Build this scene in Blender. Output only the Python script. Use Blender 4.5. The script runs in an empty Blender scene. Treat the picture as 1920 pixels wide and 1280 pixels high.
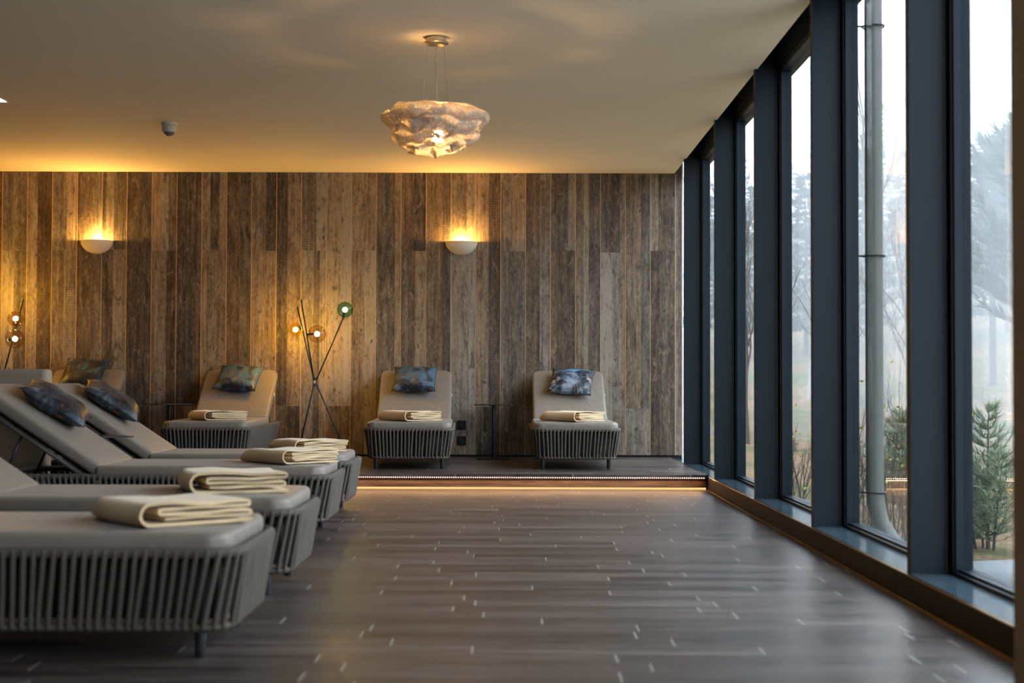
import bpy, bmesh, math, random
from mathutils import Vector, Matrix, Euler, noise
R = math.radians
PI = math.pi
random.seed(7)
sc = bpy.context.scene
C = sc.collection

# ------------------------------------------------------------------ camera
CAM_H = 0.95
cam_d = bpy.data.cameras.new('camera')
cam = bpy.data.objects.new('camera', cam_d)
C.objects.link(cam)
cam_d.sensor_width = 36.0
cam_d.lens = 50.0
cam.matrix_world = (Matrix.Translation((0, 0, CAM_H)) @ Matrix.Rotation(R(-0.064), 4, 'Z')
                    @ Matrix.Rotation(R(90 + 1.546), 4, 'X') @ Matrix.Rotation(R(0.18), 4, 'Z'))
cam_d.clip_end = 400
cam_d.dof.use_dof = True
cam_d.dof.focus_distance = 14.2
cam_d.dof.aperture_fstop = 2.6
sc.camera = cam

# ------------------------------------------------------------------ render look
sc.view_settings.view_transform = 'Standard'
sc.view_settings.look = 'None'
sc.view_settings.gamma = 1.0
sc.view_settings.use_curve_mapping = False
sc.view_settings.exposure = 0.36
sc.cycles.use_denoising = True
sc.cycles.max_bounces = 8
sc.cycles.diffuse_bounces = 4
sc.cycles.glossy_bounces = 4
sc.cycles.transmission_bounces = 6
sc.cycles.transparent_max_bounces = 24
sc.cycles.volume_bounces = 1
sc.cycles.sample_clamp_indirect = 4.0
sc.cycles.caustics_reflective = False
sc.cycles.caustics_refractive = False

# ------------------------------------------------------------------ world : bright overcast sky
w = bpy.data.worlds.new('overcast_sky')
sc.world = w
w.use_nodes = True
nt = w.node_tree
nt.nodes.clear()
wo = nt.nodes.new('ShaderNodeOutputWorld')
bg = nt.nodes.new('ShaderNodeBackground')
bg.inputs['Strength'].default_value = 7.0
tc = nt.nodes.new('ShaderNodeTexCoord')
sx = nt.nodes.new('ShaderNodeSeparateXYZ')
cr = nt.nodes.new('ShaderNodeValToRGB')
cr.color_ramp.elements[0].position = 0.0
cr.color_ramp.elements[0].color = (0.55, 0.60, 0.66, 1)
cr.color_ramp.elements[1].position = 0.35
cr.color_ramp.elements[1].color = (1.0, 1.12, 1.26, 1)
nt.links.new(tc.outputs['Generated'], sx.inputs[0])
nt.links.new(sx.outputs['Z'], cr.inputs[0])
nt.links.new(cr.outputs[0], bg.inputs['Color'])
nt.links.new(bg.outputs[0], wo.inputs[0])

# ------------------------------------------------------------------ main dimensions (metres)
PLAT = 0.130      # platform top
STEP_Y = 12.35    # platform front
WALL_Y = 15.20    # back wall face
CEIL = 3.167
XS = 1.722        # window sill edge
XC = 1.753        # ceiling edge
XF0, XF1 = 1.735, 1.89     # fins
XG = 1.955        # glass
SILL = 0.118
FINS = [-1.8, 0.2, 2.2, 4.2, 6.17, 8.15, 10.07, 12.05, 14.18]
LEFT_X = -7.6
BACK_Y = -5.0

# portals guide daylight through the glazing
def portal(y0, y1, z0, z1, x):
    l = bpy.data.lights.new('daylight_portal', 'AREA')
    l.shape = 'RECTANGLE'
    l.size = z1 - z0
    l.size_y = y1 - y0
    l.cycles.is_portal = True
    o = bpy.data.objects.new('daylight_portal', l)
    o.location = (x, (y0 + y1) / 2, (z0 + z1) / 2)
    o.rotation_euler = (0, R(90), 0)
    C.objects.link(o)
portal(4.0, 15.1, SILL, 3.2, 2.05)
portal(-1.7, 3.0, SILL, 3.2, 2.05)

# ------------------------------------------------------------------ helpers
def tag(o, label=None, cat=None, group=None, kind=None):
    if label: o['label'] = label
    if cat: o['category'] = cat
    if group: o['group'] = group
    if kind: o['kind'] = kind
    return o

def empty(name, loc, rz=0.0, label=None, cat=None, group=None, kind=None):
    o = bpy.data.objects.new(name, None)
    o.location = loc
    o.rotation_euler = (0, 0, rz)
    o.empty_display_size = 0.1
    C.objects.link(o)
    return tag(o, label, cat, group, kind)

def kids(o):
    return [c for c in bpy.data.objects if c.parent == o]

def copy_tree(o, parent=None):
    c = o.copy()
    C.objects.link(c)
    if parent is not None: c.parent = parent
    for ch in kids(o):
        copy_tree(ch, c)
    return c

class MB:
    def __init__(s):
        s.v = []; s.f = []; s.col = []
    def add(s, vs, fs, col=None):
        n = len(s.v)
        s.v += [tuple(v) for v in vs]
        s.f += [tuple(i + n for i in f) for f in fs]
        s.col += [col or (0, 0, 0)] * len(vs)
    def box(s, x0, y0, z0, x1, y1, z1, col=None, M=None):
        vs = [Vector(p) for p in ((x0,y0,z0),(x1,y0,z0),(x1,y1,z0),(x0,y1,z0),(x0,y0,z1),(x1,y0,z1),(x1,y1,z1),(x0,y1,z1))]
        if M: vs = [M @ v for v in vs]
        s.add(vs, [(0,3,2,1),(4,5,6,7),(0,1,5,4),(1,2,6,5),(2,3,7,6),(3,0,4,7)], col)
    def tube(s, pts, rad, n=8, cap=True, closed=False, flat=1.0):
        pts = [Vector(p) for p in pts]
        if not isinstance(rad, (list, tuple)): rad = [rad] * len(pts)
        m = len(pts); vs = []
        up = None
        for i, p in enumerate(pts):
            if closed:
                t = pts[(i+1) % m] - pts[i-1]
            else:
                t = pts[min(i+1, m-1)] - pts[max(i-1, 0)]
            t = t.normalized() if t.length > 1e-9 else Vector((0,0,1))
            if up is None:
                up = Vector((0,0,1)) if abs(t.z) < 0.9 else Vector((1,0,0))
            a = t.cross(up)
            if a.length < 1e-6: a = t.orthogonal()
            a.normalize()
            b = a.cross(t).normalized()
            up = b
            for k in range(n):
                an = 2*PI*k/n
                vs.append(p + a*math.cos(an)*rad[i] + b*math.sin(an)*rad[i]*flat)
        fs = []
        for i in range(m if closed else m-1):
            j = (i+1) % m
            for k in range(n):
                l = (k+1) % n
                fs.append((i*n+k, i*n+l, j*n+l, j*n+k))
        if cap and not closed:
            fs.append(tuple(range(n))[::-1])
            fs.append(tuple((m-1)*n+k for k in range(n)))
        s.add(vs, fs)
    def lathe(s, prof, n=32, M=None, a0=0.0, a1=2*PI, cap=False):
        full = abs(a1 - a0 - 2*PI) < 1e-6
        cnt = n if full else n+1
        vs = []
        for (r, z) in prof:
            for k in range(cnt):
                an = a0 + (a1-a0)*k/n
                v = Vector((r*math.cos(an), r*math.sin(an), z))
                vs.append(M @ v if M else v)
        fs = []
        for i in range(len(prof)-1):
            for k in range(n):
                l = (k+1) % cnt
                fs.append((i*cnt+k, i*cnt+l, (i+1)*cnt+l, (i+1)*cnt+k))
        if cap and full:
            fs.append(tuple(range(cnt))[::-1])
            fs.append(tuple((len(prof)-1)*cnt+k for k in range(cnt)))
        s.add(vs, fs)
    def stack(s, rings):
        """rings: list of equal-length vertex rings, capped at both ends"""
        n = len(rings[0]); vs = [v for r in rings for v in r]; fs = []
        for i in range(len(rings)-1):
            for k in range(n):
                l = (k+1) % n
                fs.append((i*n+k, i*n+l, (i+1)*n+l, (i+1)*n+k))
        fs.append(tuple(range(n))[::-1])
        fs.append(tuple((len(rings)-1)*n+k for k in range(n)))
        s.add(vs, fs)
    def build(s, name, mat, parent=None, smooth=False, attr=False, loc=None):
        me = bpy.data.meshes.new(name)
        me.from_pydata(s.v, [], s.f)
        if smooth:
            me.polygons.foreach_set('use_smooth', [True]*len(me.polygons))
        if attr:
            ca = me.color_attributes.new('rnd', 'FLOAT_COLOR', 'POINT')
            for i, c in enumerate(s.col):
                ca.data[i].color = (c[0], c[1], c[2], 1)
        me.update()
        if smooth == 'auto':
            me.set_sharp_from_angle(angle=R(40))
        o = bpy.data.objects.new(name, me)
        if mat: me.materials.append(mat)
        if parent is not None: o.parent = parent
        if loc: o.location = loc
        C.objects.link(o)
        return o

def rrect(w_, l_, r, n=6, cx=0.0, cy=0.0, z=0.0, rf=None):
    """rounded rectangle loop (x across, y along). r at the y- end corners, rf at y+ end"""
    rf = r if rf is None else rf
    pts = []
    for (sxn, syn, a0, rr) in ((1, -1, -90, r), (1, 1, 0, rf), (-1, 1, 90, rf), (-1, -1, 180, r)):
        ccx = sxn*(w_/2 - rr); ccy = syn*(l_/2 - rr)
        for k in range(n+1):
            a = R(a0 + 90*k/n)
            pts.append(Vector((cx + ccx + rr*math.cos(a), cy + ccy + rr*math.sin(a), z)))
    return pts

def slab(mb, w_, l_, h, r, e, cx=0, cy=0, z=0, rf=None, crown=0.0, M=None, n=6):
    """soft upholstered slab with rounded plan corners and rounded edges"""
    rings = []
    def ring(inset, zz):
        rr = max(r - inset, 0.012); rrf = max((rf if rf is not None else r) - inset, 0.012)
        L = rrect(w_ - 2*inset, l_ - 2*inset, rr, n, cx, cy, zz, rrf)
        return [M @ v for v in L] if M else L
    rings.append(ring(e*1.6, z))
    for k in range(5):
        a = PI/2*k/4
        rings.append(ring(e*(1-math.sin(a)), z + e*(1-math.cos(a))))
    for k in range(5):
        a = PI/2*k/4
        rings.append(ring(e*(1-math.cos(a)), z + h - e + e*math.sin(a)))
    for f_, c_ in ((1.6, .15), (3, .4), (6, .8), (9, 1.0)):
        if e*f_ < min(w_, l_)*0.45:
            rings.append(ring(e*f_, z + h + crown*c_))
    mb.stack(rings)

# ------------------------------------------------------------------ material helpers
class NT:
    def __init__(s, name):
        s.m = bpy.data.materials.new(name)
        s.m.use_nodes = True
        s.t = s.m.node_tree
        s.t.nodes.clear()
        s.out = s.n('ShaderNodeOutputMaterial')
    def n(s, typ, **kw):
        nd = s.t.nodes.new(typ)
        for k, v in kw.items():
            if k.startswith('i_'):
                nd.inputs[k[2:].replace('_', ' ')].default_value = v
            else:
                setattr(nd, k, v)
        return nd
    def l(s, a, b): s.t.links.new(a, b)
    def val(s, x, sock):
        if isinstance(x, (int, float)): sock.default_value = x
        elif isinstance(x, (tuple, list)): sock.default_value = tuple(x) if len(x) == 4 or sock.type == 'VECTOR' else (*x, 1)
        else: s.l(x, sock)
    def math(s, op, a, b=0.0, c=None, clamp=False):
        nd = s.n('ShaderNodeMath', operation=op, use_clamp=clamp)
        s.val(a, nd.inputs[0]); s.val(b, nd.inputs[1])
        if c is not None: s.val(c, nd.inputs[2])
        return nd.outputs[0]
    def mix(s, f, a, b, typ='MIX'):
        nd = s.n('ShaderNodeMix', data_type='RGBA', blend_type=typ)
        s.val(f, nd.inputs[0]); s.val(a, nd.inputs[6]); s.val(b, nd.inputs[7])
        return nd.outputs[2]
    def noise(s, vec, scale, detail=3, rough=.55, dist=0.0):
        nd = s.n('ShaderNodeTexNoise')
        nd.inputs['Scale'].default_value = scale
        nd.inputs['Detail'].default_value = detail
        nd.inputs['Roughness'].default_value = rough
        nd.inputs['Distortion'].default_value = dist
        if vec is not None: s.l(vec, nd.inputs['Vector'])
        return nd.outputs['Fac']
    def ramp(s, f, stops):
        nd = s.n('ShaderNodeValToRGB')
        el = nd.color_ramp.elements
        while len(el) < len(stops): el.new(0.5)
        for e, (p, c) in zip(el, stops):
            e.position = p
            e.color = (*c, 1) if not isinstance(c, (int, float)) else (c, c, c, 1)
        s.l(f, nd.inputs[0])
        return nd.outputs[0]
    def mapping(s, vec, scale=(1,1,1), loc=(0,0,0)):
        nd = s.n('ShaderNodeMapping')
        nd.inputs['Scale'].default_value = scale
        nd.inputs['Location'].default_value = loc
        s.l(vec, nd.inputs[0])
        return nd.outputs[0]
    def bump(s, h, strength=.3, dist=.01):
        nd = s.n('ShaderNodeBump')
        nd.inputs['Strength'].default_value = strength
        nd.inputs['Distance'].default_value = dist
        s.l(h, nd.inputs['Height'])
        return nd.outputs[0]
    def pbr(s, col, rough=.5, metal=0.0, normal=None, spec=None, sheen=None, coat=None):
        p = s.n('ShaderNodeBsdfPrincipled')
        s.val(col, p.inputs['Base Color'])
        s.val(rough, p.inputs['Roughness'])
        s.val(metal, p.inputs['Metallic'])
        if spec is not None: s.val(spec, p.inputs['Specular IOR Level'])
        if sheen is not None: s.val(sheen, p.inputs['Sheen Weight'])
        if coat is not None: s.val(coat, p.inputs['Coat Weight'])
        if normal is not None: s.l(normal, p.inputs['Normal'])
        s.l(p.outputs[0], s.out.inputs[0])
        return p
    def obj(s): return s.n('ShaderNodeTexCoord').outputs['Object']

def simple(name, col, rough=.5, metal=0.0, nscale=40, namt=.15, bump=.1, spec=None, sheen=None):
    m = NT(name)
    v = m.obj()
    f = m.noise(v, nscale, 3)
    c2 = tuple(c*(1-namt) for c in col); c1 = tuple(min(1, c*(1+namt)) for c in col)
    colr = m.mix(f, c2, c1)
    m.pbr(colr, rough, metal, m.bump(f, bump, .004) if bump else None, spec, sheen)
    return m.m

def emis(name, col, strength):
    m = NT(name)
    e = m.n('ShaderNodeEmission')
    e.inputs[0].default_value = (*col, 1)
    e.inputs[1].default_value = strength
    m.l(e.outputs[0], m.out.inputs[0])
    return m.m

def thin_glass(name, tint, rmul=1.0, rough=0.0, base=.04, rmax=1.0):
    m = NT(name)
    g = m.n('ShaderNodeNewGeometry')
    d = m.n('ShaderNodeVectorMath', operation='DOT_PRODUCT')
    m.l(g.outputs['Normal'], d.inputs[0]); m.l(g.outputs['Incoming'], d.inputs[1])
    c = m.math('ABSOLUTE', d.outputs['Value'])
    p = m.math('POWER', m.math('SUBTRACT', 1.0, c), 5.0)
    f = m.math('MULTIPLY', m.math('MULTIPLY_ADD', p, 1-base, base), rmul, clamp=True)
    f = m.math('MINIMUM', f, rmax)
    t = m.n('ShaderNodeBsdfTransparent'); t.inputs[0].default_value = (*tint, 1)
    gl = m.n('ShaderNodeBsdfGlossy'); gl.inputs['Roughness'].default_value = rough
    mx = m.n('ShaderNodeMixShader')
    m.l(f, mx.inputs[0]); m.l(t.outputs[0], mx.inputs[1]); m.l(gl.outputs[0], mx.inputs[2])
    m.l(mx.outputs[0], m.out.inputs[0])
    return m.m

# ------------------------------------------------------------------ materials
def wood_wall_mat():
    m = NT('reclaimed_wood')
    at = m.n('ShaderNodeAttribute'); at.attribute_name = 'rnd'
    sep = m.n('ShaderNodeSeparateColor'); m.l(at.outputs['Color'], sep.inputs[0])
    r, g, b = sep.outputs[0], sep.outputs[1], sep.outputs[2]
    v = m.obj()
    off = m.n('ShaderNodeCombineXYZ')
    m.l(m.math('MULTIPLY', g, 37.0), off.inputs[0])
    m.l(m.math('MULTIPLY', g, 91.0), off.inputs[2])
    ad = m.n('ShaderNodeVectorMath', operation='ADD'); m.l(v, ad.inputs[0]); m.l(off.outputs[0], ad.inputs[1])
    vec = ad.outputs[0]
    grain = m.noise(m.mapping(vec, (46, 1, 1.5)), 1.0, 6, .65, .6)
    fine = m.noise(m.mapping(vec, (170, 1, 7)), 1.0, 4, .6)
    blot = m.noise(m.mapping(vec, (9, 1, 2.6)), 1.0, 6, .68, .9)
    speck = m.noise(m.mapping(vec, (42, 1, 22)), 1.0, 6, .75)
    base = m.math('ADD', m.math('MULTIPLY', grain, .50), m.math('MULTIPLY', blot, .70))
    cat = m.n('ShaderNodeTexWave', wave_type='BANDS', bands_direction='X')
    cat.inputs['Scale'].default_value = 1.0; cat.inputs['Distortion'].default_value = 7.0
    cat.inputs['Detail'].default_value = 4; cat.inputs['Detail Scale'].default_value = .8; cat.inputs['Detail Roughness'].default_value = .6
    m.l(m.mapping(vec, (4.5, 1, .8)), cat.inputs['Vector'])
    base = m.math('ADD', base, m.math('MULTIPLY', m.math('SUBTRACT', cat.outputs['Fac'], .5), .06))
    base = m.math('ADD', base, m.math('MULTIPLY', m.math('SUBTRACT', r, .5), .40))
    base = m.math('ADD', base, m.math('MULTIPLY', m.math('SUBTRACT', fine, .5), .30))
    base = m.math('ADD', base, m.math('MULTIPLY', m.math('SUBTRACT', speck, .5), .62))
    cold = m.ramp(base, [(.20, (.022, .018, .016)), (.40, (.095, .078, .064)), (.60, (.215, .185, .155)), (.85, (.44, .40, .35))])
    warm = m.ramp(base, [(.20, (.026, .015, .009)), (.40, (.10, .062, .036)), (.60, (.23, .155, .095)), (.85, (.44, .34, .24))])
    col = m.mix(b, cold, warm)
    col = m.mix(1.0, col, (.72, .715, .71, 1), 'MULTIPLY')
    # dark stains, long cracks and pale weathered patches with shapes of their own
    st = m.noise(m.mapping(vec, (11, 1, 4.0), (3, 0, 8)), 1.0, 6, .72, 1.4)
    col = m.mix(m.ramp(st, [(.55, 0.0), (.66, .72)]), col, (.030, .020, .014, 1))
    ck = m.noise(m.mapping(vec, (95, 1, 2.6), (7, 0, 1)), 1.0, 3, .6, .5)
    col = m.mix(m.ramp(ck, [(.66, 0.0), (.72, .85)]), col, (.016, .011, .008, 1))
    wp = m.noise(m.mapping(vec, (16, 1, 6.0), (1, 0, 5)), 1.0, 6, .75, 1.0)
    col = m.mix(m.ramp(wp, [(.56, 0.0), (.68, .55)]), col, m.mix(b, (.34, .32, .29, 1), (.36, .28, .20, 1)))
    # rough-sawn cross marks on a few boards
    wv = m.n('ShaderNodeTexWave', wave_type='BANDS', bands_direction='Z')
    wv.inputs['Scale'].default_value = 13; wv.inputs['Distortion'].default_value = 3.0
    wv.inputs['Detail'].default_value = 3
    m.l(vec, wv.inputs['Vector'])
    saw = m.math('MULTIPLY', m.math('GREATER_THAN', m.math('FRACT', m.math('MULTIPLY', g, 13.0)), .92), wv.outputs['Fac'])
    col = m.mix(m.math('MULTIPLY', saw, .45), col, (.05, .038, .03, 1))
    # knots and nail holes
    vo = m.n('ShaderNodeTexVoronoi'); vo.inputs['Scale'].default_value = 1.0
    m.l(m.mapping(vec, (8, 1, 3.6)), vo.inputs['Vector'])
    kn = m.math('LESS_THAN', m.math('ADD', vo.outputs['Distance'], m.math('MULTIPLY', speck, .55)), .34)
    col = m.mix(m.math('MULTIPLY', kn, .8), col, (.018, .011, .008, 1))
    hgt = m.math('ADD', m.math('MULTIPLY', grain, .7), m.math('MULTIPLY', fine, .4))
    hgt = m.math('SUBTRACT', m.math('SUBTRACT', hgt, m.math('MULTIPLY', kn, .5)), m.math('MULTIPLY', saw, .25))
    m.pbr(col, m.math('MULTIPLY_ADD', grain, -.2, .68), 0, m.bump(hgt, .55, .006), spec=.35)
    return m.m

def floor_mat(name='floor_tile'):
    m = NT(name)
    v = m.obj()
    s = m.n('ShaderNodeSeparateXYZ'); m.l(v, s.inputs[0])
    W, L = .15, 1.02
    ry = m.math('DIVIDE', s.outputs['Y'], W)
    row = m.math('FLOOR', ry)
    wn = m.n('ShaderNodeTexWhiteNoise', noise_dimensions='1D'); m.l(row, wn.inputs['W'])
    cx = m.math('ADD', m.math('DIVIDE', s.outputs['X'], L), wn.outputs['Value'])
    col_i = m.math('FLOOR', cx)
    fx = m.math('FRACT', cx); fy = m.math('FRACT', ry)
    wn2 = m.n('ShaderNodeTexWhiteNoise', noise_dimensions='2D')
    cb = m.n('ShaderNodeCombineXYZ'); m.l(row, cb.inputs[0]); m.l(col_i, cb.inputs[1]); m.l(cb.outputs[0], wn2.inputs['Vector'])
    rnd = wn2.outputs['Value']
    off = m.n('ShaderNodeCombineXYZ'); m.l(m.math('MULTIPLY', rnd, 50.0), off.inputs[0]); m.l(m.math('MULTIPLY', rnd, 20.0), off.inputs[1])
    ad = m.n('ShaderNodeVectorMath', operation='ADD'); m.l(v, ad.inputs[0]); m.l(off.outputs[0], ad.inputs[1])
    grain = m.noise(m.mapping(ad.outputs[0], (.75, 15, 1)), 1.0, 6, .72, .25)
    fine = m.noise(m.mapping(ad.outputs[0], (6, 120, 1)), 1.0, 3, .6)
    t = m.math('ADD', m.math('MULTIPLY', grain, .8), m.math('MULTIPLY', m.math('SUBTRACT', rnd, .5), .16))
    t = m.math('ADD', t, m.math('MULTIPLY', m.math('SUBTRACT', fine, .5), .4))
    col = m.ramp(t, [(.26, (.022, .016, .015)), (.40, (.064, .050, .046)), (.52, (.105, .084, .077)), (.68, (.19, .157, .143))])
    tick = m.math('MULTIPLY', m.math('LESS_THAN', fx, .0055), m.math('GREATER_THAN', fy, .08))
    col = m.mix(m.math('MULTIPLY', tick, .75), col, (.50, .45, .38, 1))
    seam = m.math('LESS_THAN', fy, .022)
    col = m.mix(m.math('MULTIPLY', seam, .3), col, (.03, .024, .02, 1))
    rg = m.math('MULTIPLY_ADD', grain, .28, .23)
    h = m.math('SUBTRACT', m.math('MULTIPLY', grain, .5), seam)
    m.pbr(col, rg, 0, m.bump(h, .25, .002), spec=.5)
    return m.m

M = {}
M['wood'] = wood_wall_mat()
M['backing'] = simple('panel_edge_strip', (.52, .32, .16), .5, nscale=30)
M['floor'] = floor_mat()
M['ceiling'] = simple('ceiling_paint', (.90, .80, .66), .8, nscale=9, namt=.02, bump=.03)
M['plaster'] = simple('warm_plaster', (.36, .24, .15), .8, nscale=12, namt=.06)
M['darkwall'] = simple('dark_wall_paint', (.14, .11, .085), .8, nscale=8, namt=.06)
M['fin'] = simple('anthracite_blue_metal', (.0045, .010, .0155), .45, .0, nscale=60, namt=.05, bump=.02, spec=.18)
M['sill'] = simple('sill_metal', (.045, .070, .090), .12, .0, nscale=25, namt=.08, bump=.02, spec=.7)
M['gasket'] = simple('black_gasket', (.012, .013, .015), .6, nscale=60)
M['glass'] = thin_glass('window_glass', (.94, .96, .965), 2.1, rmax=.40)
M['riser'] = None
M['curb'] = simple('dark_bronze_curb', (.005, .0038, .003), .55, .0, nscale=15, namt=.25, spec=.15)
M['brass'] = simple('brass_trim', (.40, .22, .06), .25, 1.0, nscale=30, namt=.1)
M['rope'] = simple('taupe_rope', (.092, .076, .060), .75, nscale=350, namt=.35, bump=.6)
M['cushion'] = None
M['frame'] = simple('taupe_frame', (.11, .095, .08), .45, nscale=60)
M['leg'] = simple('grey_leg_metal', (.05, .053, .06), .35, .6, nscale=60)
M['black'] = simple('black_metal', (.012, .011, .011), .4, .3, nscale=60)
M['towel'] = None
M['white'] = simple('white_plastic', (.62, .55, .44), .45, nscale=40, namt=.03, bump=.0)
M['ceramic'] = simple('sconce_plaster', (.72, .63, .52), .6, nscale=40, namt=.03)
M['chrome'] = simple('brushed_nickel', (.70, .60, .46), .25, 1.0, nscale=50)
M['fabric_dark'] = simple('dark_sling', (.03, .027, .024), .8, nscale=200)
M['sofa'] = simple('taupe_upholstery', (.34, .27, .21), .8, nscale=180, namt=.12, bump=.2)

def riser_mat():
    m = NT('riser_wood_tile')
    v = m.obj()
    g = m.noise(m.mapping(v, (2.2, 1, 40)), 1.0, 6, .65, .5)
    k = m.noise(m.mapping(v, (9, 1, 30)), 1.0, 3)
    col = m.ramp(m.math('ADD', m.math('MULTIPLY', g, .8), m.math('MULTIPLY', k, .2)), [(.25, (.03, .017, .010)), (.5, (.12, .07, .04)), (.75, (.26, .16, .09))])
    m.pbr(col, .4, 0, m.bump(g, .3, .003))
    return m.m
M['riser'] = riser_mat()

def cushion_mat():
    m = NT('cushion_fabric')
    v = m.obj()
    weave = m.noise(v, 420, 2)
    big = m.noise(v, 5, 3, .5, .6)
    col = m.mix(weave, (.175, .145, .118, 1), (.25, .21, .173, 1))
    col = m.mix(m.math('MULTIPLY', big, .18), col, (.20, .17, .145, 1))
    h = m.math('ADD', m.math('MULTIPLY', weave, .12), big)
    wr = m.noise(m.mapping(v, (1.3, 1, 1)), 7, 3, .6, 1.5)
    h = m.math('ADD', h, wr)
    m.pbr(col, .46, 0, m.bump(h, .45, .014), spec=.5, sheen=.12)
    return m.m
M['cushion'] = cushion_mat()

def towel_mat():
    m = NT('cream_wool')
    v = m.obj()
    f = m.noise(v, 300, 3, .7)
    g = m.noise(v, 14, 3)
    col = m.mix(f, (.66, .46, .24, 1), (.84, .65, .40, 1))
    m.pbr(col, .9, 0, m.bump(m.math('ADD', f, m.math('MULTIPLY', g, 2.0)), .35, .004), spec=.15, sheen=.4)
    return m.m
M['towel'] = towel_mat()

def pillow_mat(name, seed, blue=1.0):
    m = NT(name)
    v = m.mapping(m.obj(), (1, 1, 1), (seed*3.1, seed*1.7, 0))
    a = m.noise(v, 4.5, 5, .6, 1.2)
    b = m.noise(m.mapping(v, (1, 1, 1), (5, 2, 0)), 5.5, 4, .6, .8)
    c = m.noise(m.mapping(v, (1, 1, 1), (9, 7, 0)), 6.0, 4, .6, .6)
    # feather-like rays
    cen = m.n('ShaderNodeVectorMath', operation='ADD'); m.l(m.obj(), cen.inputs[0]); cen.inputs[1].default_value = (-.03, .02, 0)
    sp = m.n('ShaderNodeSeparateXYZ'); m.l(cen.outputs[0], sp.inputs[0])
    ang = m.math('ARCTAN2', sp.outputs['Y'], sp.outputs['X'])
    ray = m.math('MULTIPLY_ADD', m.math('SINE', m.math('MULTIPLY', ang, 34.0)), .5, .5)
    hair = m.noise(v, 60, 4, .7, 1.0)
    patch = m.ramp(m.noise(m.mapping(v, (1, 1, 1), (2, 11, 0)), 3.6, 4, .6, .8), [(.50, 0.0), (.62, 1.0)])
    streak = m.math('MULTIPLY', m.math('MULTIPLY', ray, hair), patch)
    col = m.ramp(a, [(.30, (.006, .007, .010)), (.48, (.012, .015, .024)), (.56, (.045, .12, .20) if blue > .5 else (.02, .035, .05)), (.66, (.12, .46, .70) if blue > .9 else (.06, .15, .21))])
    col = m.mix(m.ramp(b, [(.54, 0.0), (.64, 1.0)]), col, (.30, .34, .42, 1) if blue > .9 else (.10, .125, .16, 1))
    col = m.mix(m.ramp(c, [(.60, 0.0), (.68, 1.0)]), col, (.34, .13, .05, 1) if blue < .95 else (.62, .48, .42, 1))
    col = m.mix(m.math('MULTIPLY', streak, .8 if blue > .9 else .3), col, (.42, .45, .50, 1), 'SCREEN')
    col = m.mix(m.ramp(hair, [(.35, .55), (.55, 0.0)]), col, (.008, .009, .012, 1))
    m.pbr(col, .42, 0, m.bump(hair, .3, .003), spec=.4)
    return m.m
M['pillow_a'] = pillow_mat('pillow_print_dark', 1.0, .4)
M['pillow_b'] = pillow_mat('pillow_print_teal', 2.3, .8)
M['pillow_c'] = pillow_mat('pillow_print_blue', 4.4, 1.0)

M['bulb'] = emis('warm_bulb', (1.0, .62, .26), 60)
M['bulb_pendant'] = emis('pendant_bulb', (1.0, .58, .22), 250)
M['bulb_amber'] = emis('amber_bulb', (1.0, .58, .10), 800)
M['bulb_lamp'] = emis('lamp_bulb', (1.0, .60, .26), 170)
M['led'] = emis('led_diode', (1.0, .70, .50), 6)
M['led_warm'] = emis('led_glow_line', (1.0, .52, .20), 1.1)
M['panel'] = emis('ceiling_panel_light', (1.0, .86, .68), 6)
M['globe_amber'] = thin_glass('amber_glass', (.99, .84, .34), 1.0)
M['globe_smoke'] = thin_glass('smoked_glass', (.84, .74, .62), 1.0)
M['globe_green'] = thin_glass('green_glass', (.44, .68, .54), 1.0)
M['globe_clear'] = thin_glass('clear_amber_glass', (.88, .72, .50), 1.0)

# ------------------------------------------------------------------ room shell
def struct(o, kind='structure'):
    o['kind'] = kind
    return o

mb = MB(); mb.box(LEFT_X, BACK_Y, -.12, XS, WALL_Y, 0)
struct(mb.build('floor', M['floor']))
# raised platform along the back wall
mb = MB(); mb.box(LEFT_X, STEP_Y + .012, PLAT - .02, XS - .022, WALL_Y, PLAT)
struct(mb.build('trim_1', M['floor']))
tag(bpy.data.objects['trim_1'], 'raised brown plank tile platform along the timber wall')
mb = MB(); mb.box(LEFT_X, STEP_Y + .03, .02, XS - .002, STEP_Y + .05, PLAT - .024)
tag(struct(mb.build('trim_2', M['riser'])), 'brown wood grain riser under the platform edge')
mb = MB(); mb.box(XS - .020, STEP_Y + .012, .0, XS - .001, WALL_Y, PLAT + .002)
tag(struct(mb.build('trim_3', M['black'])), 'black edge strip between platform and window sill')
# ceiling slab with upstand at its window edge
mb = MB(); mb.box(LEFT_X, BACK_Y, CEIL, XC, WALL_Y, CEIL + .25)
struct(mb.build('ceiling', M['ceiling']))
mb = MB(); mb.box(XC, BACK_Y, 3.40, 2.2, WALL_Y + .3, 3.46); 
tag(struct(mb.build('trim_4', M['fin'])), 'dark recess cover above the glazing')
mb = MB(); mb.box(LEFT_X - .2, BACK_Y, -.1, LEFT_X, WALL_Y, CEIL)
struct(mb.build('wall_left', M['darkwall']))
mb = MB(); mb.box(LEFT_X - .2, BACK_Y - .2, -.1, 2.2, BACK_Y, CEIL + .25)
struct(mb.build('wall_front', M['darkwall']))
# pier on the near right
mb = MB(); mb.box(1.412, 3.0, 0, 2.05, 4.0, CEIL)
struct(mb.build('wall_right', M['plaster']))

mb = MB(); mb.box(XC, BACK_Y, SILL, 2.05, -1.8, 3.40)  # unseen solid wall instead of glazing, added to cut daylight from behind
struct(mb.build('wall_right', M['plaster']))

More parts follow.
